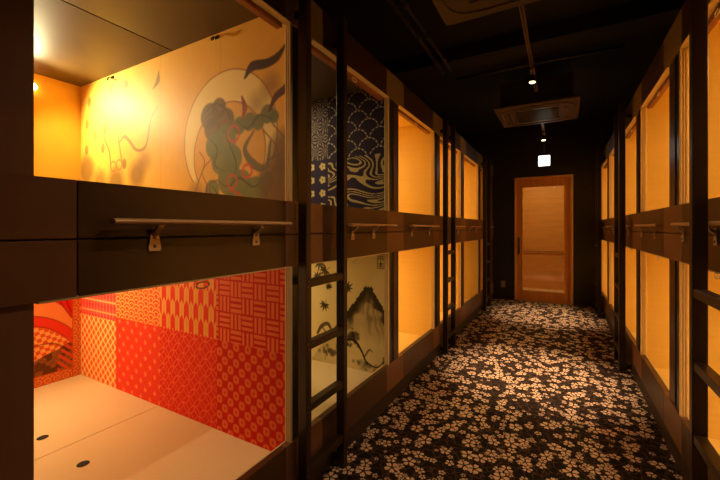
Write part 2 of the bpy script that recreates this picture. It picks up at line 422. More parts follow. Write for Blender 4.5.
def paint_patchwork(z0, z1):
    cv = Canvas(.036, 1.95, z0, z1, .0036, rgb(222, 62, 34))
    RED, ORG, TAN, PNK = rgb(214, 40, 20), rgb(226, 120, 48), rgb(240, 176, 96), rgb(238, 120, 92)
    P, Z, W = cv.P, cv.Z, cv.w
    xs = [-.02, .035, .515, 1.005, 1.485, 1.95]; zm = .67
    m = cv.region(0, .515, zm, 9)                                   # basket weave
    cv.mix(m, RED); cs = .082; ci = np.floor(P / cs) + np.floor(Z / cs); loc = np.where(ci % 2 == 0, Z % cs, P % cs) / cs
    oth = np.where(ci % 2 == 0, P % cs, Z % cs) / cs
    st = (np.abs((loc * 3.0) % 1 - .5) < .29) & (oth > .04) & (oth < .96)
    cv.mix(m, rgb(204, 26, 12)); cv.mix(m * st, rgb(232, 118, 62))
    m = cv.region(0, .515, 0, zm)                                   # tied-dot lattice
    cv.mix(m, rgb(205, 28, 14)); cs = .074; a = (P + Z) / (cs * 1.1); b = (P - Z) / (cs * 1.1)
    fa, fb = a % 1 - .5, b % 1 - .5; sq = (np.abs(fa + fb) ** 2.8 + np.abs(fa - fb) ** 2.8) ** (1 / 2.8)
    cv.mix(m * sstep(sq - .52, .07), rgb(232, 112, 58)); cv.mix(m * sstep(np.hypot(fa, fb) - .13, .05), rgb(208, 58, 26))
    m = cv.region(.515, 1.005, zm, 9)                               # arrow feathers
    cw, ch = .041, .17; col = np.floor(P / cw); f = np.abs(P % cw / cw - .5) * 2
    zz = (Z + f * .03 + (col % 2) * ch / 2) % ch / ch
    cv.mix(m, rgb(224, 50, 24)); cv.mix(m * (zz < .5), rgb(234, 160, 74)); cv.mix(m * sstep(np.abs(P % cw - cw / 2) - .0012, W) * .7, rgb(220, 84, 36))
    m = cv.region(.515, 1.005, 0, zm)                               # linked circles
    cv.mix(m, rgb(220, 42, 20)); r = .046
    for ox, oz in ((0, 0), (r, r)):
        d = np.hypot((P + ox) % (2 * r) - r, (Z + oz) % (2 * r) - r); cv.mix(m * sstep(np.abs(d - r) - .0018, W) * .85, rgb(246, 140, 92))
    m = cv.region(1.005, 1.485, zm, 9)                              # wave scales
    cv.mix(m, rgb(232, 96, 40)); d, an = scallops(P, Z, .052, .5)
    cv.mix(m, rgb(228, 78, 34)); cv.mix(m * np.maximum(sstep(np.abs(d - .046) - .0042, W), sstep(np.abs(d - .026) - .004, W)), rgb(246, 176, 96))
    m = cv.region(1.005, 1.485, 0, zm)                              # small stars
    cv.mix(m, rgb(230, 60, 34)); cs = .096; ro = np.floor(Z / (cs * .5)); px = (P + (ro % 2) * cs / 2) % cs - cs / 2; pz = Z % (cs * .5) - cs * .25
    rr = np.hypot(px, pz); th = np.arctan2(pz, px); cv.mix(m * sstep(rr - .011 * (1 + .6 * np.cos(6 * th)), W), rgb(246, 130, 78))
    m = cv.region(1.485, 1.96, zm - .03, 9)                         # pink triangle bands
    cv.mix(m, rgb(240, 104, 84)); q = Z % .075 / .075; t = np.abs(P % .04 / .04 - .5) * 2
    cv.mix(m * (q > .16) * (t < .8 - .7 * np.abs(q - .58) * 2), rgb(232, 62, 60)); cv.mix(m * (q < .1), rgb(246, 170, 110))
    m = cv.region(1.485, 1.96, 0, zm - .03)                         # tan diamond trellis
    cv.mix(m, rgb(238, 98, 56)); a = (P / .062 + Z / .062); b = (P / .062 - Z / .062)
    for k in (a, b): cv.mix(m * (np.abs(k % 1 - .5) < .15), rgb(244, 186, 104))
    cv.mix(m * (np.abs(a % 1 - .5) < .15) * (np.abs(b % 1 - .5) < .15), rgb(252, 214, 136))
    return cv

def paint_gold(z0, z1):
    cv = Canvas(.036, 1.95, z0, z1, .0045, rgb(228, 174, 66)); P, Z = cv.P, cv.Z
    cv.mix((cv.noise(5, 3) - .5) * .5, rgb(208, 146, 40)); cv.mix((cv.noise(26, 4) - .55) * .4, rgb(236, 198, 112))
    for x in (.995, .48): cv.mix(sstep(np.abs(P - x) - .0015, cv.w) * .35, rgb(150, 100, 40))
    GR_, DK, OL = rgb(112, 118, 66), rgb(96, 66, 36), rgb(92, 82, 40)
    q = lambda x: -x - WL                                           # wall x to canvas p
    # large pale ring on the right with drifting cloud shapes in front of it
    cx, cz, R = q(-1.49), 1.715, .34
    d = np.hypot((P - cx) / 1.0, Z - cz); d2 = np.hypot(P - cx + .005, Z - cz + .085)
    ringm = sstep(d - R, cv.w) * (1 - sstep(d2 - .262, cv.w)) * (Z > 1.50)
    cv.mix(ringm * .95, rgb(238, 216, 150))
    cv.mix(sstep(np.abs(d - R) - .003, cv.w) * (Z > 1.50) * .85, rgb(150, 82, 36)); cv.mix(sstep(np.abs(d2 - .262) - .003, cv.w) * (Z > 1.50) * (d < R) * .85, rgb(150, 82, 36))
    def blob(pts, col, a):
        for x, z, r in pts: cv.disc(q(x), z, r, col, a, soft=.005)
    blob([(-1.62, 1.84, .07), (-1.55, 1.87, .055), (-1.50, 1.80, .065), (-1.60, 1.77, .06)], rgb(108, 76, 42), .85)
    blob([(-1.58, 1.68, .07), (-1.50, 1.70, .08), (-1.53, 1.60, .075), (-1.45, 1.60, .07), (-1.47, 1.50, .085), (-1.60, 1.45, .055), (-1.38, 1.48, .06), (-1.29, 1.42, .08), (-1.42, 1.41, .07), (-1.22, 1.47, .05)], GR_, .9)
    blob([(-1.40, 1.76, .045), (-1.33, 1.77, .045), (-1.27, 1.76, .04), (-1.21, 1.79, .045), (-1.17, 1.77, .03)], rgb(104, 106, 56), .9)
    for pts in ([(-1.62, 1.72), (-1.56, 1.66), (-1.58, 1.58), (-1.50, 1.54)], [(-1.50, 1.74), (-1.46, 1.66), (-1.42, 1.56), (-1.46, 1.46)], [(-1.66, 1.86), (-1.58, 1.90), (-1.50, 1.86), (-1.46, 1.80)],
                [(-1.42, 1.79), (-1.34, 1.74), (-1.26, 1.79), (-1.18, 1.76)], [(-1.56, 1.50), (-1.48, 1.46), (-1.40, 1.50), (-1.30, 1.45), (-1.22, 1.50)], [(-1.60, 1.47), (-1.55, 1.42), (-1.50, 1.38)]):
        cv.stroke([(q(x), z) for x, z in pts], [.003, .010, .003], rgb(70, 66, 34), .8)
    cv.stroke([(q(-1.30), 1.72), (q(-1.36), 1.64), (q(-1.30), 1.56), (q(-1.22), 1.54), (q(-1.19), 1.66)], [.012, .028, .045, .03, .012], OL, .8)
    for pts in ([(-1.60, 1.62), (-1.68, 1.55), (-1.64, 1.46), (-1.72, 1.38)], [(-1.56, 1.50), (-1.62, 1.48), (-1.60, 1.40)],
                [(-1.24, 1.72), (-1.15, 1.62), (-1.20, 1.57), (-1.12, 1.60)], [(-1.70, 1.66), (-1.66, 1.60), (-1.71, 1.50), (-1.74, 1.44)], [(-1.18, 1.74), (-1.10, 1.66)]):
        cv.stroke([(q(x), z) for x, z in pts], .006, rgb(120, 66, 34), .85)
    cv.stroke([(q(-1.36), 1.99), (q(-1.31), 2.035), (q(-1.22), 2.03), (q(-1.15), 2.045), (q(-1.09), 2.10)], [.012, .05, .045, .04, .004], rgb(74, 42, 24))
    cv.stroke([(q(-1.20), 1.80), (q(-1.16), 1.86), (q(-1.10), 1.89), (q(-1.06), 1.93)], [.01, .035, .04, .03], rgb(84, 36, 22))
    cv.stroke([(q(-1.38), 1.90), (q(-1.36), 1.84), (q(-1.38), 1.79)], [.012, .035, .008], rgb(150, 62, 34))
    for x, z, r in ((-1.45, 1.485, .034), (-1.345, 1.53, .032), (-1.44, 1.725, .04)): cv.ringd(q(x), z, r, .012, rgb(206, 70, 36), .9)
    cv.stroke([(q(-1.47), 1.44), (q(-1.40), 1.42), (q(-1.36), 1.36)], [.01, .016, .01], rgb(206, 70, 36), .8)
    # lighter scatter of beads and curling ribbons further back
    BE = rgb(120, 96, 44)
    for x, z in ((-2.88, 2.13), (-2.91, 1.98), (-2.92, 1.80), (-2.80, 1.89), (-2.68, 1.92), (-2.60, 2.17), (-2.42, 2.16), (-2.70, 1.79), (-2.44, 1.66), (-2.34, 1.95)):
        cv.disc(q(x), z, .026, BE, .75, rz=.034)
    cv.stroke([(q(-2.89), 2.10), (q(-2.93), 1.96), (q(-2.93), 1.80), (q(-2.95), 1.74)], .006, rgb(160, 110, 50), .8)
    cv.stroke([(q(-2.93), 1.80), (q(-2.82), 1.86), (q(-2.72), 1.88)], [.01, .022, .01], rgb(170, 120, 56), .7)
    cv.stroke([(q(-2.74), 2.06), (q(-2.66), 1.98), (q(-2.68), 1.86), (q(-2.62), 1.76), (q(-2.60), 1.64)], [.012, .022, .026, .02, .012], BE, .7)
    cv.stroke([(q(-2.56), 2.02), (q(-2.44), 2.0), (q(-2.52), 1.92), (q(-2.50), 1.80), (q(-2.46), 1.66)], [.012, .03, .024, .02, .016], rgb(176, 104, 56), .6)
    cv.stroke([(q(-2.50), 1.80), (q(-2.44), 1.835), (q(-2.38), 1.80), (q(-2.30), 1.735), (q(-2.20), 1.75), (q(-2.15), 1.90), (q(-2.08), 1.97)], [.008, .022, .024, .02, .018, .01, .004], rgb(134, 104, 48), .85)
    cv.stroke([(q(-2.13), 2.08), (q(-2.08), 2.12), (q(-2.07), 2.18)], [.008, .04, .006], rgb(130, 96, 48), .8)
    for x, z in ((-2.57, 1.655), (-2.50, 1.66)): cv.ringd(q(x), z, .032, .010, rgb(200, 96, 60), .7)
    for z in (1.62, 1.70, 1.78, 1.98, 2.06): cv.ringd(q(-2.76), z, .035, .005, rgb(190, 140, 72), .8)
    # soft brown cloud stains along the bottom
    for x, z, r, a in ((-2.92, 1.66, .10, .65), (-2.74, 1.56, .08, .55), (-2.54, 1.55, .09, .65), (-2.30, 1.58, .08, .6), (-2.22, 1.66, .06, .45), (-1.73, 1.42, .07, .5),
                       (-1.09, 1.60, .10, .8), (-1.14, 1.45, .12, .85), (-1.28, 1.85, .05, .35), (-1.19, 1.92, .05, .45)):
        cv.disc(q(x), z, r, rgb(112, 78, 34), a, soft=.035)
    return cv

def aniso(P, Z):
    g_ = np.random.default_rng(21).random((64, 64)); u = P * 3.4 + 3; v = Z * 15 + np.sin(P * 14) * .35; i = u.astype(int) % 63; j = v.astype(int) % 63
    fu = u - np.floor(u); fv = v - np.floor(v); fu = fu * fu * (3 - 2 * fu); fv = fv * fv * (3 - 2 * fv)
    return g_[i, j] * (1 - fu) * (1 - fv) + g_[i + 1, j] * fu * (1 - fv) + g_[i, j + 1] * (1 - fu) * fv + g_[i + 1, j + 1] * fu * fv
def paint_indigo(z0, z1):
    cv = Canvas(.036, 1.95, z0, z1, .0038, rgb(46, 34, 64)); P, Z, W = cv.P, cv.Z, cv.w
    q = lambda x: -x - WL; px = q(-1.58); zm = 1.785; LN = rgb(196, 178, 158)
    m = cv.region(0, px, zm, 9); d, an = scallops(P + .01, Z, .090, .78)      # dashed scales
    cv.mix(m * sstep(np.abs(d - .083) - .0042, W) * ((an * 4 / math.pi * 2) % 1 < .68), LN)
    m = cv.region(0, px, 0, zm); n = aniso(P, Z)                 # flowing water lines
    v = n * 8; cv.mix(m * (np.abs(v % 1 - .5) < .19), rgb(186, 164, 120))
    m = cv.region(px, 3, zm, 9)                                                             # star bursts of dots
    cs = .10; ro = np.floor(Z / cs); a = (P + (ro % 2) * cs / 2) % cs - cs / 2; b = Z % cs - cs / 2; r = np.hypot(a, b); th = np.arctan2(b, a)
    cv.mix(m, rgb(52, 42, 70)); cv.mix(m * ((r * 95) % 1 < .5) * (np.cos(th * 12) > .1) * .85, LN)
    m = cv.region(px, 3, 0, zm)                                                             # rows of plum flowers
    cv.mix(m, rgb(48, 40, 74)); cs = .105; a = P % cs - cs / 2; b = (Z + .0) % cs - cs / 2; r = np.hypot(a, b); th = np.arctan2(b, a)
    cv.mix(m * sstep(r - .031 * (.62 + .38 * np.abs(np.cos(2.5 * th)) ** .6), W) * (r > .006), rgb(200, 180, 136))
    return cv

def paint_ink(z0, z1):
    cv = Canvas(.036, 1.95, z0, z1, .0038, rgb(226, 208, 160)); P, Z = cv.P, cv.Z
    q = lambda x: -x - WL
    cv.mix((cv.noise(6, 2) - .5) * .3, rgb(205, 184, 134))
    n1, n2 = cv.noise(22, 11), cv.noise(55, 12)
    px = q(-1.225); h = .815 - np.where(P > px, np.maximum(P - px - .028, 0) * 1.25, np.maximum(px - P - .028, 0) * 1.5)
    dz = h + (n2 - .5) * .02 - Z; inside = dz > 0
    cv.mix(inside * .62 * (n1 * .5 + .55), rgb(132, 108, 76))
    ridge = np.clip(1.5 - dz / (.03 + .11 * n1), 0, 1) * inside
    cv.mix(ridge * .9 * (P > px - .14) , rgb(48, 40, 30)); cv.mix(ridge * .8 * (P <= px - .0), rgb(58, 48, 36))
    cap = inside * (dz < .35) * (np.sin((P - px) / np.maximum(dz + .05, .03) * 26 + n1 * 4) > .25) * (P < px + .05)
    cv.mix(cap * .35, rgb(90, 78, 58))
    cv.mix(inside * np.clip((.58 - Z) / .18, 0, 1) * .85, rgb(222, 204, 158))              # mist at the foot
    for i in range(7): cv.disc(px + (i - 3) * .011, .806 + (i % 2) * .010, .008, rgb(50, 42, 32), .9)
    # rocks and pine branch
    r_ = np.random.default_rng(4)
    def scrub(x, z, sx, sz, n, a=.7):
        for _ in range(n):
            cv.disc(q(x) + r_.normal() * sx, z + r_.normal() * sz, r_.uniform(.006, .018), rgb(44, 38, 28), a * r_.uniform(.4, 1), soft=.005)
    scrub(-1.36, .43, .028, .03, 34); scrub(-1.42, .38, .02, .02, 12)
    cv.stroke([(q(-1.42), .41), (q(-1.34), .41), (q(-1.28), .34), (q(-1.24), .27), (q(-1.16), .245), (q(-1.10), .30)], [.014, .022, .014, .012, .008, .003], rgb(40, 34, 26))
    cv.stroke([(q(-1.26), .30), (q(-1.22), .36), (q(-1.19), .35)], [.01, .012, .004], rgb(70, 60, 44), .8)
    scrub(-1.24, .25, .05, .012, 16, .4); scrub(-1.08, .28, .03, .02, 10, .6); scrub(-1.16, .22, .08, .01, 14, .3)
    cv.stroke([(q(-1.68), .42), (q(-1.64), .48), (q(-1.58), .505), (q(-1.54), .44)], [.02, .03, .028, .012], rgb(66, 56, 42), .85)
    cv.stroke([(q(-1.64), .48), (q(-1.60), .43), (q(-1.62), .37)], [.01, .016, .008], rgb(80, 68, 50), .7)
    scrub(-1.56, .30, .05, .022, 30, .6)
    def leaf(x, z, r, rot):
        for k in range(7):
            an = rot + (k - 3) * .62; L_ = r * (1 - .10 * abs(k - 3))
            cv.stroke([(q(x), z), (q(x) + math.cos(an) * L_ * .5, z + math.sin(an) * L_ * .5), (q(x) + math.cos(an) * L_, z + math.sin(an) * L_)], [.006, .016, .002], rgb(58, 46, 28), .9, sub=4)
        cv.stroke([(q(x), z), (q(x) - math.cos(rot) * r * .6, z - math.sin(rot) * r * .6)], .004, rgb(58, 46, 28), .9)
    leaf(-1.61, .655, .062, -1.2); leaf(-1.41, .80, .06, 2.6); leaf(-1.60, .92, .07, -.6); leaf(-1.66, .98, .08, -2.0); leaf(-1.57, .79, .04, 1.2)
    leaf(-1.68, .86, .06, 2.2)
    # signature box with two brushed characters
    bx, bz = q(-1.125), 1.01; INK = rgb(70, 56, 36)
    for a, b in (((-.027, -.05), (.027, -.05)), ((.027, -.05), (.027, .05)), ((.027, .05), (-.027, .05)), ((-.027, .05), (-.027, -.05))):
        cv.stroke([(bx + a[0], bz + a[1]), (bx + b[0], bz + b[1])], .004, INK, .9)
    for a, b in (((-.016, .038), (.016, .038)), ((-.016, .038), (-.016, .008)), ((.016, .038), (.016, .008)), ((-.016, .022), (.016, .022)), ((0, .038), (0, .008)),
                 ((-.018, -.014), (.018, -.014)), ((0, -.002), (0, -.044)), ((0, -.014), (-.018, -.034)), ((0, -.014), (.018, -.034)), ((-.008, -.036), (.008, -.036))):
        cv.stroke([(bx + a[0], bz + a[1]), (bx + b[0], bz + b[1])], .005, INK, .9)
    return cv

def paint_figured(y0, y1, z0, z1):
    cv = Canvas(y0, y1, z0, z1, .004, rgb(240, 150, 84)); P, Z, W = cv.P, cv.Z, cv.w
    cx, cz = .93, .18                                               # sweeping sleeve: rings of red round a checkered field
    d = np.hypot((P - cx) * 1.25, Z - cz)
    cv.mix(sstep(d - .50, W), rgb(228, 62, 40)); cv.mix(sstep(np.abs(d - .50) - .002, W), rgb(120, 30, 20)); cv.mix(sstep(np.abs(d - .435) - .002, W), rgb(120, 30, 20))
    m = sstep(d - .43, W); ck = (np.floor((P + Z * .25) / .026) + np.floor((Z - P * .2) / .026)) % 2
    cv.mix(m, rgb(246, 186, 112)); cv.mix(m * ck, rgb(224, 96, 42))
    cv.mix(sstep(np.abs(d - .33 + .06 * np.sin(P * 9)) - .003, W), rgb(140, 60, 30))
    low = m * (Z < .45 - (P - 1.22) * -.35 + (cv.noise(30, 5) - .5) * .03)
    cv.mix(low * .85, rgb(126, 82, 42)); cv.mix(low * (cv.noise(38, 9) > .55) * .7, rgb(84, 46, 26))
    cv.poly([(1.10, .80), (1.22, .80), (1.22, .60), (1.17, .70), (1.12, .74)], rgb(216, 40, 34))
    cv.stroke([(1.12, .79), (1.16, .71), (1.21, .62)], .006, rgb(130, 24, 20)); cv.stroke([(1.17, .80), (1.19, .71), (1.22, .64)], .006, rgb(130, 24, 20))
    tri = (P > 1.13) & (Z < .50) & (Z < .30 + (P - 1.10) * 2.2); cv.mix(tri * (((P + Z) % .05 < .025)) * .9, rgb(222, 84, 50))
    for reg in (cv.region(y1 - .065, 9, 0, 9), cv.region(0, 9, 0, z0 + .065)):       # patterned border
        cv.mix(reg, rgb(236, 138, 70)); s_ = (np.hypot(P % .05 - .025, Z % .05 - .025) * 60) % 1; cv.mix(reg * (np.abs(s_ - .5) < .16), rgb(190, 84, 40))
    for e in (np.abs(P - (y1 - .067)), np.abs(Z - (z0 + .067)) + 9 * (P > y1 - .065)): cv.mix(sstep(e - .003, W), rgb(200, 90, 40))
    return cv

# ------------------------------------------------------------------ the room
XL, XR = -WL - 2.06, WR + 2.06
struct(MB().box(-WL - .03, WR + .03, Y_BACK, Y_END, -.02, 0, 'carpet'), 'floor')
struct(MB().box(XL - .1, XR + .1, Y_BACK - .1, Y_END + 1.5, Z_CEIL, Z_CEIL + .1, 'black_ceiling'), 'ceiling')
struct(MB().box(XL - .1, XR + .1, Y_BACK - .1, Y_BACK, -.02, Z_CEIL, 'black_wall'), 'wall_back')
DX0, DX1, DZ = -.705, .172, 2.118
e_ = MB().box(XL - .1, DX0 - .002, Y_END, Y_END + .10, -.02, Z_CEIL, 'black_wall').box(DX1 + .002, XR + .1, Y_END, Y_END + .10, -.02, Z_CEIL, 'black_wall')
e_.box(DX0 - .002, DX1 + .002, Y_END, Y_END + .10, DZ + .002, Z_CEIL, 'black_wall')
struct(e_, 'wall_end')

def facade(s, w_, caps, name):
    X = lambda q: s * (w_ + q)
    mb = MB(); n0 = caps[0][0]
    segs = []                                                       # (y0, y1, light?)
    y = Y_BACK
    for i, (n, f) in enumerate(caps):
        segs.append((y, n + .08, True)); segs.append((n + .08, f - .035, False)); y = f - .035
    segs.append((y, Y_END - .002, True))
    g_ = .0022
    for (z0, z1, kl) in ((OPT, TOP, 'olive'), (GR, BT, 'brown_light'), (BB, GR, 'brown_light'), (BASE, SILL, 'brown_light')):
        for a, b, lt in segs:
            mb.box(X(0), X(.035), a + g_ / 2, b - g_ / 2, z0 + (g_ if z0 == GR else 0), z1 - (g_ if z1 == GR else 0), kl if lt else ('fascia_dark' if kl == 'olive' else 'brown_dark'), .0012)
        mb.box(X(.006), X(.033), Y_BACK, Y_END - .003, z0 + .002, z1 - .002, 'groove')
    mb.box(X(.002), X(.04), Y_BACK, Y_END - .002, 0, BASE - .003, 'toe')
    mb.box(X(.036), X(2.05), Y_BACK, Y_END - .002, TOP - .05, TOP - .01, 'black_ceiling')   # roof over the bunks
    o = struct(mb, name)
    edges = [(Y_BACK, caps[0][0])] + [(caps[i][1], caps[i + 1][0]) for i in range(len(caps) - 1)] + [(caps[-1][1], Y_END - .002)]
    for (z0, z1) in ((SILL, BB), (BT, OPT)):
        for i, (a, b) in enumerate(edges):
            a += 0 if i == 0 else .013; p = MB(); mid = (a + b) / 2 if i else b - .10
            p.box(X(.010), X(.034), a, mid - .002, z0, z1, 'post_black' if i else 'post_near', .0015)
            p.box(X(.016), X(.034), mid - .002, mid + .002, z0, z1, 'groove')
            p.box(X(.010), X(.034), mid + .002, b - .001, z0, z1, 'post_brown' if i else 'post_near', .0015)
            if i:
                p.box(X(.008), X(.012), mid - .03, mid - .027, z0 + .001, z1 - .001, 'groove')
                p.box(X(.008), X(.012), mid - .012, mid - .009, z0 + .001, z1 - .001, 'groove')
            p.build('wall_post', o)
facade(-1, WL, LEFT, 'wall_left')
facade(1, WR, RIGHT, 'wall_right')

# door, its frame, and the small hall behind the glass
fr = MB()
fr.box(DX0, DX0 + .03, Y_END - .015, Y_END + .11, 0, DZ, 'door_frame', .003).box(DX1 - .03, DX1, Y_END - .015, Y_END + .11, 0, DZ, 'door_frame', .003)
fr.box(DX0 + .03, DX1 - .03, Y_END - .015, Y_END + .11, DZ - .03, DZ, 'door_frame', .003)
struct(fr, 'trim_1')
y0, y1 = Y_END + .02, Y_END + .055; gx0, gx1, gz0, gz1 = -.587, .052, .175, 1.955
lf = MB(); a0, a1 = DX0 + .033, DX1 - .033
lf.box(a0, gx0, y0, y1, .008, DZ - .033, 'door_wood', .002).box(gx1, a1, y0, y1, .008, DZ - .033, 'door_wood', .002)
lf.box(gx0, gx1, y0, y1, .008, gz0, 'door_wood', .002).box(gx0, gx1, y0, y1, gz1, DZ - .033, 'door_wood', .002)
door = struct(lf, 'door_1')
b_ = MB()
for (x0, x1, z0, z1) in ((gx0, gx0 + .01, gz0, gz1), (gx1 - .01, gx1, gz0, gz1), (gx0 + .01, gx1 - .01, gz0, gz0 + .01), (gx0 + .01, gx1 - .01, gz1 - .01, gz1)):
    b_.box(x0, x1, y0 - .004, y0 + .008, z0, z1, 'door_frame', .001)
b_.build('glazing_bead', door)
MB().box(gx0 + .001, gx1 - .001, y0 + .012, y0 + .018, gz0 + .001, gz1 - .001, 'glass').build('glass_pane', door)
hd = MB(); hx = (DX0 + .03 + gx0) / 2 - .003
hd.tube([(hx, y0 - .045, .80), (hx, y0 - .045, 1.09)], .015, 'hook', 12)
for z in (.83, 1.06): hd.tube([(hx, y0 - .045, z), (hx, y0 + .001, z)], .006, 'hook', 8)
hd.build('door_handle', door)['label'] = 'black vertical pull handle'
YH = 8.25
h = MB().box(-1.6, 1.1, Y_END + .10, YH, -.02, 0, 'hall_floor'); struct(h, 'floor_hall')
h = MB().box(-1.6, 1.1, YH, YH + .05, -.02, 2.6, 'hall_wood'); struct(h, 'wall_hall')
struct(MB().box(-1.65, -1.6, Y_END + .10, YH, -.02, 2.6, 'hall_wood').box(1.1, 1.15, Y_END + .10, YH, -.02, 2.6, 'hall_wood').box(-1.6, 1.1, Y_END + .10, YH, 2.6, 2.64, 'hall_wood'), 'wall_hall_side')
light('AREA', (-.3, 7.15, 2.58), 20, .5, parent=None, size_y=.4)
rl = thing('handrail', 'brown horizontal bar behind the door glass, added in place of a rod reflection', 'handrail', (-.5, YH, .74))  # bar added to imitate a rod reflection crossing the glass
MB().tube([(-1.45, YH - .03, .77), (.40, YH - .03, .77)], .009, 'blind_bar', 10).build('rail_bar', rl)
for x in (-1.2, -.4, .25): MB().box(x - .01, x + .01, YH - .035, YH - .001, .745, .765, 'screw').build('bracket', rl)

# ------------------------------------------------------------------ sleeping capsules
ORD = ['nearest', 'second', 'third', 'fourth', 'fifth', 'farthest']
def capsule(s, w_, idx, n, f, upper, label, side='wood_orange', floor='cream_floor', back=None, paint=None, pmat='painted', backpaint=None, ceil=('wood_orange', 'wood_orange'),
            lamp=None, aimed=(-2.2, 1.3, 1.9), power=14.0, holes=False, lcol=WARM):
    z0, z1 = (1.27, 2.262) if upper else (.20, 1.18)
    zo, zt = (BT, OPT) if upper else (SILL, BB)
    X = lambda q: s * (w_ + q)
    t = thing('sleeping_capsule', label, 'sleeping capsule', (X(1.0), (n + f) / 2, z0 - .02), 'sleeping capsules along the corridor')
    back = back or side
    ya, yb = n - .02, f + .015
    D = 1.95
    if paint is None: MB().box(X(.036), X(D), yb, yb + .018, z0 + .001, z1, side).build('side_wall', t)
    else: grid_panel(paint, 'side_wall', yb, .018, s, w_, t, pmat)
    MB().box(X(.036), X(D), ya - .018, ya, z0 + .001, z1, side).build('side_wall', t)
    if backpaint is None: MB().box(X(D), X(D + .018), ya - .018, yb + .018, z0 + .001, z1, back).build('back_wall', t)
    else: grid_back(backpaint, 'back_wall', X(D), .018, t, 'painted')
    for k, (a, b) in enumerate(((.036, 1.018), (1.021, D + .018))):
        m = MB().box(X(a), X(b), ya - .018, yb + .018, z0 - .02, z0, floor, .001)
        fb = m.build('floor_board', t)
        if holes or not upper:
            hx = X(1.21) if k else X(.80); hy = .79 if holes else (n + f) / 2
            hm = MB(); hm.prism([(hx + .024 * math.cos(a_ * math.pi / 12), hy + .024 * math.sin(a_ * math.pi / 12)) for a_ in range(24)], 'z', z0 - .01, z0 + .0008, 'hole')
            hm.build('finger_hole', fb)
    MB().box(X(.036), X(.875), ya - .018, yb + .018, z1, z1 + .02, ceil[1]).build('ceiling_panel', t)
    cp = MB().box(X(.885), X(D + .018), ya - .018, yb + .018, z1, z1 + .02, ceil[0])
    cp.box(X(.875), X(.885), ya - .018, yb + .018, z1 + .008, z1 + .02, 'groove'); cp.build('ceiling_panel', t)
    # frame round the opening: ribbed far jamb, head and sill
    fm = MB(); c = 'cream_frame'
    fm.box(X(.001), X(.035), f, f + .012, zo, zt, c, .001)
    for q in (.002, .014, .025): fm.box(X(q), X(q + .007), f - .003, f, zo + .006, zt - .006, c, .0015)
    fm.box(X(.0), X(.036), n + .002, f, zt - .004, zt + .004, c, .001)
    fm.box(X(.030), X(.0355), n + .002, f, zo - .004, zo + .003, c, .001)
    fm.build('opening_frame', t)
    # rolled-up blind behind the head
    bl = MB().box(X(.038), X(.072), n + .012, f - .012, zt - (.022 if upper else -.003), zt + .028, 'blind_bar', .004)
    blo = bl.build('roller_blind', t)
    rr = MB(); yc = (n + f) / 2 + .02; pts = []
    for k in range(20):
        an = 2 * math.pi * k / 20; pts.append((X(.036), yc + .026 * math.cos(an), zt - .026 + .011 * math.sin(an)))
    rr.tube(pts, .0028, 'ring', 6, closed=True); rr.build('pull_ring', blo)
    # lamp
    if lamp is None:
        ly = (n + f) / 2; lx = X(1.1)
        MB().prism([(lx + .05 * math.cos(a_ * math.pi / 10), ly + .05 * math.sin(a_ * math.pi / 10)) for a_ in range(20)], 'z', z1 - .012, z1 - .001, 'lamp').build('lamp', t)
        light('AREA', (lx, ly, z1 - .03), power, .35, col=lcol, parent=t, size_y=.5)
    else:
        lx, ly, lz = lamp
        MB().tube([(lx + s * .02, ly, lz), (lx, ly, lz)], [.020, .026], 'lamp', 14).build('lamp', t)
        d_ = Vector(aimed) - Vector((lx, ly, lz))
        light('SPOT', (lx - s * .11, ly - .05, lz), power, .04, col=lcol, parent=t, rot=d_.to_track_quat('-Z', 'Y').to_euler(), angle=math.radians(165), blend=1)
    return t

for i, (n, f) in enumerate(LEFT):
    for up in (True, False):
        kw = {}
        lab = f"plain wooden {'upper' if up else 'lower'} sleeping capsule, {ORD[i]} bay along the left wall"
        z0, z1 = (1.271, 2.262) if up else (.201, 1.18)
        if i == 0 and up:
            lab = 'upper sleeping capsule lined in gold mural with pale ring and ribbons, nearest on left'
            kw = dict(paint=paint_gold(z0, z1), pmat='painted_gold', back='gold', side='gold', ceil=('ceil_brown', 'ceil_dark'), lamp=(-WL - 1.92, .985, 2.165), aimed=(-2.25, 1.35, 1.55), power=68, lcol=(1, .86, .46))  # front ceiling panel uses a darker brown: its weaker light is put into the colour
        if i == 0 and not up:
            lab = 'lower sleeping capsule papered in red and orange patchwork patterns, nearest on left'
            kw = dict(paint=paint_patchwork(z0, z1), side='cream_wall', backpaint=paint_figured(.32, f + .033, z0, z1), lamp=(-WL - 1.85, .62, 1.06), aimed=(-2.3, 1.1, .6), power=34, lcol=(1, .79, .37), holes=True)
        if i == 1 and up:
            lab = 'dim upper sleeping capsule papered in dark indigo with scallops and water lines'
            kw = dict(paint=paint_indigo(z0, z1), side='brown_dark', ceil=('ceil_dark', 'ceil_dark'), power=12)
        if i == 1 and not up:
            lab = 'lower sleeping capsule with cream wall and ink mountain painting behind ladder'
            kw = dict(paint=paint_ink(z0, z1), side='cream_wall', power=4.6, floor='cream_wall')
        if i == 4 and not up: kw = dict(power=5)
        if i == 5: lab = f"narrow plain wooden {'upper' if up else 'lower'} sleeping capsule, last on the left before the end wall"; kw = dict(power=4)
        if i > 1: kw['floor'] = 'wood_orange'
        capsule(-1, WL, i, n, f, up, lab, **kw)
for i, (n, f) in enumerate(RIGHT):
    if i == 0: continue
    for up in (True, False):
        lab = f"plain wooden {'upper' if up else 'lower'} sleeping capsule, {ORD[i - 1] if i < 5 else ORD[5]} bay along the right wall"
        capsule(1, WR, i, n, f, up, lab, power=13, floor='wood_orange')
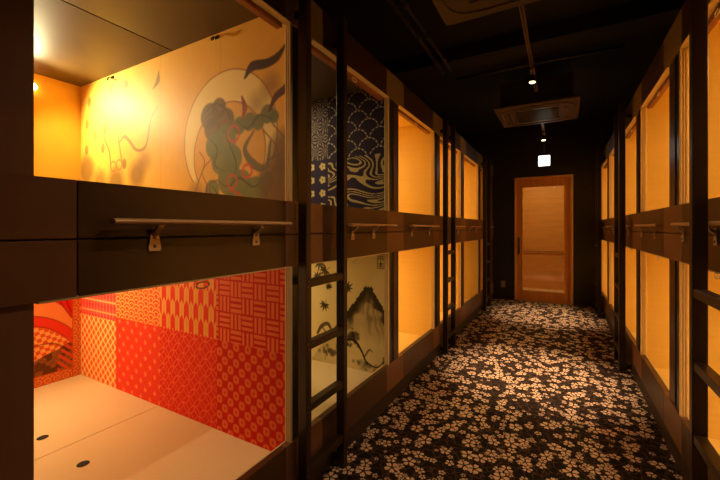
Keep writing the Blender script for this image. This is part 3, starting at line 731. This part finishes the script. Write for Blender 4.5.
# the first bay on the right lies beside the camera and stays shut by plain boards
struct(MB().box(WR + .012, WR + .03, RIGHT[0][0], RIGHT[0][1], SILL, BB, 'brown_dark').box(WR + .012, WR + .03, RIGHT[0][0], RIGHT[0][1], BT, OPT, 'brown_dark'), 'wall_right_infill')

# hooks in the gold capsule
for x, lb in ((-2.575, 'small black hook on gold wall, the one deeper in the capsule'), (-1.56, 'small black hook on gold wall, the one nearer the opening')):
    t = thing('coat_hook', lb, 'hook', (x, 1.2645, 2.235), 'hooks on the gold wall')
    MB().box(x - .016, x + .016, 1.2615, 1.2647, 2.232, 2.252, 'hook', .001).build('plate', t)
    MB().tube([(x - .010, 1.2615, 2.243), (x - .010, 1.243, 2.236), (x - .010, 1.235, 2.220), (x - .004, 1.232, 2.212), (x + .010, 1.232, 2.212), (x + .012, 1.232, 2.228)], .0035, 'hook', 8).build('hook_arm', t)

# ------------------------------------------------------------------ handrails
def handrail(s, w_, ya, yb, brs, label, out=.034, half=.017):
    X = lambda q: s * (w_ - q)
    t = thing('handrail', label, 'handrail', (X(0), (ya + yb) / 2, 1.19), 'handrails on the bunk fronts')
    prof = []
    for k in range(16):
        an = 2 * math.pi * k / 16; prof.append((X(out) + half * math.cos(an), 1.268 + .0085 * math.sin(an)))
    MB().prism(prof, 'y', ya, yb, 'wood_bar').build('rail_bar', t)
    for y in brs:
        m = MB()
        pl = [(y - .019, 1.190), (y - .017, 1.182), (y + .017, 1.182), (y + .019, 1.190), (y + .012, 1.232), (y + .008, 1.248), (y - .008, 1.248), (y - .012, 1.232)]
        m.prism(pl, 'x', X(.0005), X(.006), 'steel')
        arm = [(.003, 1.236), (.010, 1.243), (.022, 1.251), (.030, 1.2590), (out + .004, 1.2590), (.034 if out > .03 else .026, 1.249), (.022, 1.240), (.010, 1.230), (.003, 1.224)]
        m.prism([(X(a), b) for a, b in arm], 'y', y - .009, y + .009, 'steel')
        b = m.build('bracket', t)
        for z in (1.196, 1.222):
            MB().tube([(X(.005), y, z), (X(.0095), y, z)], [.0058, .004], 'screw', 10).build('screw', b)
for i, (n, f) in enumerate(LEFT):
    if i == 0: handrail(-1, WL, .50, 1.20, (.63, 1.035), 'long brown handrail under the gold capsule on the left')
    elif i == 1: handrail(-1, WL, 1.71, 2.34, (1.79, 2.055), 'brown handrail beside ladder under the dark indigo capsule')
    else:
        a = n + (.40 if i % 2 else .14); b = n + .86
        if i == 5: a, b = 6.05, 6.5
        handrail(-1, WL, a, b, ((n + .50, n + .68) if i % 2 and i < 5 else (6.15, 6.4) if i == 5 else (n + .24, n + .68)), f'brown handrail on left wall, {ORD[i]} from the camera')
for i, (n, f) in enumerate(RIGHT):
    if i == 0: continue
    handrail(1, WR, n + .10, n + .80, (n + .29, n + .72), f'brown handrail on right wall, {ORD[i - 1] if i < 5 else ORD[5]} from the camera', .024, .013)

# ------------------------------------------------------------------ ladders
def ladder(s, xo, xi, ys, rungs, w_, label, ztop):
    t = thing('bunk_ladder', label, 'ladder', (s * (xo + xi) / 2, sum(ys) / 2, 0), 'dark ladders to the upper bunks')
    for y in ys:
        r = MB().box(s * xo, s * xi, y, y + .035, .004, ztop, 'ladder', .002).build('rail', t)
        MB().prism([(s * xi, .03), (s * (w_ - .001), .03), (s * (w_ - .001), .075), (s * xi, .05)], 'y', y + .012, y + .020, 'ladder').build('foot_bracket', r)
        MB().box(s * xi, s * (w_ - .0005), y + .010, y + .024, 2.20, 2.23, 'ladder').build('top_bracket', r)
        for z in rungs:
            for dz in (-.012, .012): MB().tube([(s * (xo - .0008), y + .017, z + dz), (s * (xo + .001), y + .017, z + dz)], .0035, 'screw', 8).build('screw', r)
    for z in rungs:
        MB().box(s * (xo + .004), s * (xi - .004), ys[0] + .035, ys[1], z - .0175, z + .0175, 'ladder', .002).build('rung', t)
R4 = (1.0, .72, .44, .16)
ladder(-1, .978, 1.025, (1.262, 1.575), R4, WL, 'dark brown ladder on left wall between gold and indigo capsules', 2.34)
ladder(-1, .978, 1.025, (3.51, 3.805), R4, WL, 'dark ladder on left wall halfway down the corridor', 2.34)
ladder(-1, .978, 1.025, (5.60, 5.96), R4, WL, 'dark ladder on left wall close to the end wall', 2.34)
ladder(1, .44, .487, (1.515, 1.83), R4, WR, 'large dark ladder at right edge of photo, nearest on right wall', 2.34)
ladder(1, .44, .487, (3.82, 4.135), R4, WR, 'dark ladder on right wall halfway down the corridor', 2.34)
ladder(1, .44, .487, (5.93, 6.245), R4, WR, 'dark ladder on right wall close to the end wall', 2.34)

# ------------------------------------------------------------------ things overhead
def aircon(y0, label):
    x0, x1, y1, z = -.63, .17, y0 + .80, 2.50
    t = thing('air_conditioner', label, 'air conditioner', ((x0 + x1) / 2, (y0 + y1) / 2, z), 'ceiling cassette air conditioners')
    MB().box(x0 + .06, x1 - .06, y0 + .06, y1 - .06, z + .04, z + .30, 'ac_dark', .01).build('housing', t)
    p = MB().box(x0, x1, y0, y1, z + .012, z + .04, 'ac_white', .008)
    cx, cy = (x0 + x1) / 2, (y0 + y1) / 2
    pts = []
    for k in range(40):
        an = 2 * math.pi * k / 40; c_, s_ = math.cos(an), math.sin(an)
        pts.append((cx + .35 * math.copysign(abs(c_) ** .45, c_), cy + .33 * math.copysign(abs(s_) ** .45, s_), z + .012))
    p.tube(pts, .009, 'ac_white', 8, closed=True)
    p.build('panel', t)
    for hx_ in (x0 + .1, x1 - .1):
        for hy_ in (y0 + .1, y1 - .1): MB().tube([(hx_, hy_, z + .28), (hx_, hy_, Z_CEIL)], .005, 'pipe', 6).build('hanger', t)
    gm = MB().box(cx - .215, cx + .215, cy - .19, cy + .19, z + .004, z + .012, 'ac_dark', .003)
    for k in range(12): gm.box(cx - .205, cx + .205, cy - .175 + k * .031, cy - .167 + k * .031, z, z + .004, 'ac_dark')
    gm.build('grille', t)
    for (a, b, c_, d) in ((cx - .22, cx + .22, cy + .215, cy + .265), (cx - .22, cx + .22, cy - .265, cy - .215), (cx + .25, cx + .295, cy - .16, cy + .16), (cx - .295, cx - .25, cy - .16, cy + .16)):
        MB().box(a, b, c_, d, z + .004, z + .011, 'ac_white', .004).build('louvre', t)
aircon(1.43, 'pale ceiling air conditioner cassette at the top edge, nearest the camera')
aircon(4.05, 'pale ceiling air conditioner cassette above the corridor in front of exit sign')

def spot(x, y, label, aim, power):
    z = 2.50
    t = thing('spotlight', label, 'spotlight', (x, y, 2.60), 'track spotlights')
    MB().box(x - .016, x + .016, y - .05, y + .05, 2.585, 2.613, 'track', .002).build('adapter', t)
    MB().tube([(x, y, 2.586), (x, y, 2.555)], .006, 'track', 8).build('stem', t)
    MB().tube([(x, y, 2.560), (x, y, 2.552), (x, y, 2.505), (x, y, 2.498)], [.018, .028, .032, .032], 'hook', 16).build('lamp_head', t)
    MB().tube([(x, y, 2.4975), (x, y, 2.494)], [.024, .022], 'lamp', 14).build('lens', t)
    light('SPOT', (x, y, 2.485), power, .03, col=(1.0, .66, .36), parent=t, angle=math.radians(aim), blend=.9)
def track(x, ya, yb, label):
    t = thing('light_track', label, 'light track', (x, (ya + yb) / 2, 2.61), 'ceiling light tracks')
    m = MB().box(x - .013, x + .013, ya, yb, 2.615, 2.640, 'track', .002); m.box(x - .006, x + .006, ya + .01, yb - .01, 2.6135, 2.616, 'groove'); m.build('channel', t)
    MB().box(x - .014, x + .014, ya, ya + .06, 2.640, 2.66, 'track').build('power_feed', t)
    for y in (ya + .1, yb - .1): MB().tube([(x, y, 2.64), (x, y, Z_CEIL - .001)], .003, 'pipe', 6).build('hanger', t)
track(-.20, .55, 1.37, 'short ceiling track just before the nearest air conditioner')
track(-.215, 2.28, 4.00, 'thin brown ceiling track between the two air conditioners')
track(-.215, 4.92, 5.95, 'ceiling track behind the far air conditioner')
spot(-.20, SPOTS[0][1], 'small black spotlight on the nearest track above the camera side', 120, SPOT_W * .6)
spot(-.215, SPOTS[1][1], 'small black spotlight shining in front of the far air conditioner', 40, SPOT_W * 5.6)
spot(-.215, SPOTS[2][1], 'small black spotlight beside the exit sign stem', 40, SPOT_W * 4)

t = thing('exit_sign', 'small glowing greenish white exit sign hanging before the end door', 'sign', (-.225, 6.2, 2.20))
cx, cy = -.225, 6.20
MB().tube([(cx, cy, 2.375), (cx, cy, Z_CEIL - .001)], .008, 'track', 8).build('stem', t)
hs = MB().box(cx - .083, cx + .083, cy - .018, cy + .018, 2.20, 2.365, 'ring', .004).box(cx - .05, cx + .05, cy - .014, cy + .014, 2.364, 2.378, 'track').build('sign_box', t)
MB().box(cx - .077, cx + .077, cy - .0205, cy - .0175, 2.206, 2.358, 'sign').build('sign_face', t)

pp = [(-.98, 'long thin dark pipe near the ceiling, closer to the left bunks'), (-.905, 'long thin dark pipe near the ceiling, further from the left bunks')]
for x, lb in pp:
    m = MB(); m.tube([(x, -.8, 2.74), (x, 3.4, 2.74)], .014, 'pipe', 10)
    for k in range(9): m.tube([(x, -.5 + k * .45, 2.74), (x, -.44 + k * .45, 2.74)], .020, 'pipe', 10)
    tag(m.build('ceiling_pipe'), lb, 'pipe', 'pipes under the ceiling')
m = MB(); m.tube([(-1.0, 3.95, 2.88), (.5, 3.95, 2.88)], .016, 'pipe', 10)
for x in (-.9, -.3, .3): m.tube([(x, 3.95, 2.89), (x, 3.95, 2.999)], .004, 'pipe', 6)
tag(m.build('ceiling_pipe'), 'thin pipe crossing the corridor above the far spotlight', 'pipe', 'pipes under the ceiling')
m = MB().box(XL + .01, XR - .01, 3.45, 3.70, 2.86, 2.999, 'black_ceiling', .004); struct(m, 'beam_1')

# wall socket
t = thing('wall_socket', 'small brass coloured socket low on the dark end wall left of door', 'socket', (-.89, Y_END, .20))
MB().box(-.925, -.855, Y_END - .008, Y_END - .0005, .205, .32, 'socket', .003).build('cover_plate', t)
MB().box(-.903, -.877, Y_END - .011, Y_END - .0078, .235, .29, 'socket', .001).build('outlet', t)
for o in list(bpy.data.objects):
    if '_o' in o: del o['_o']
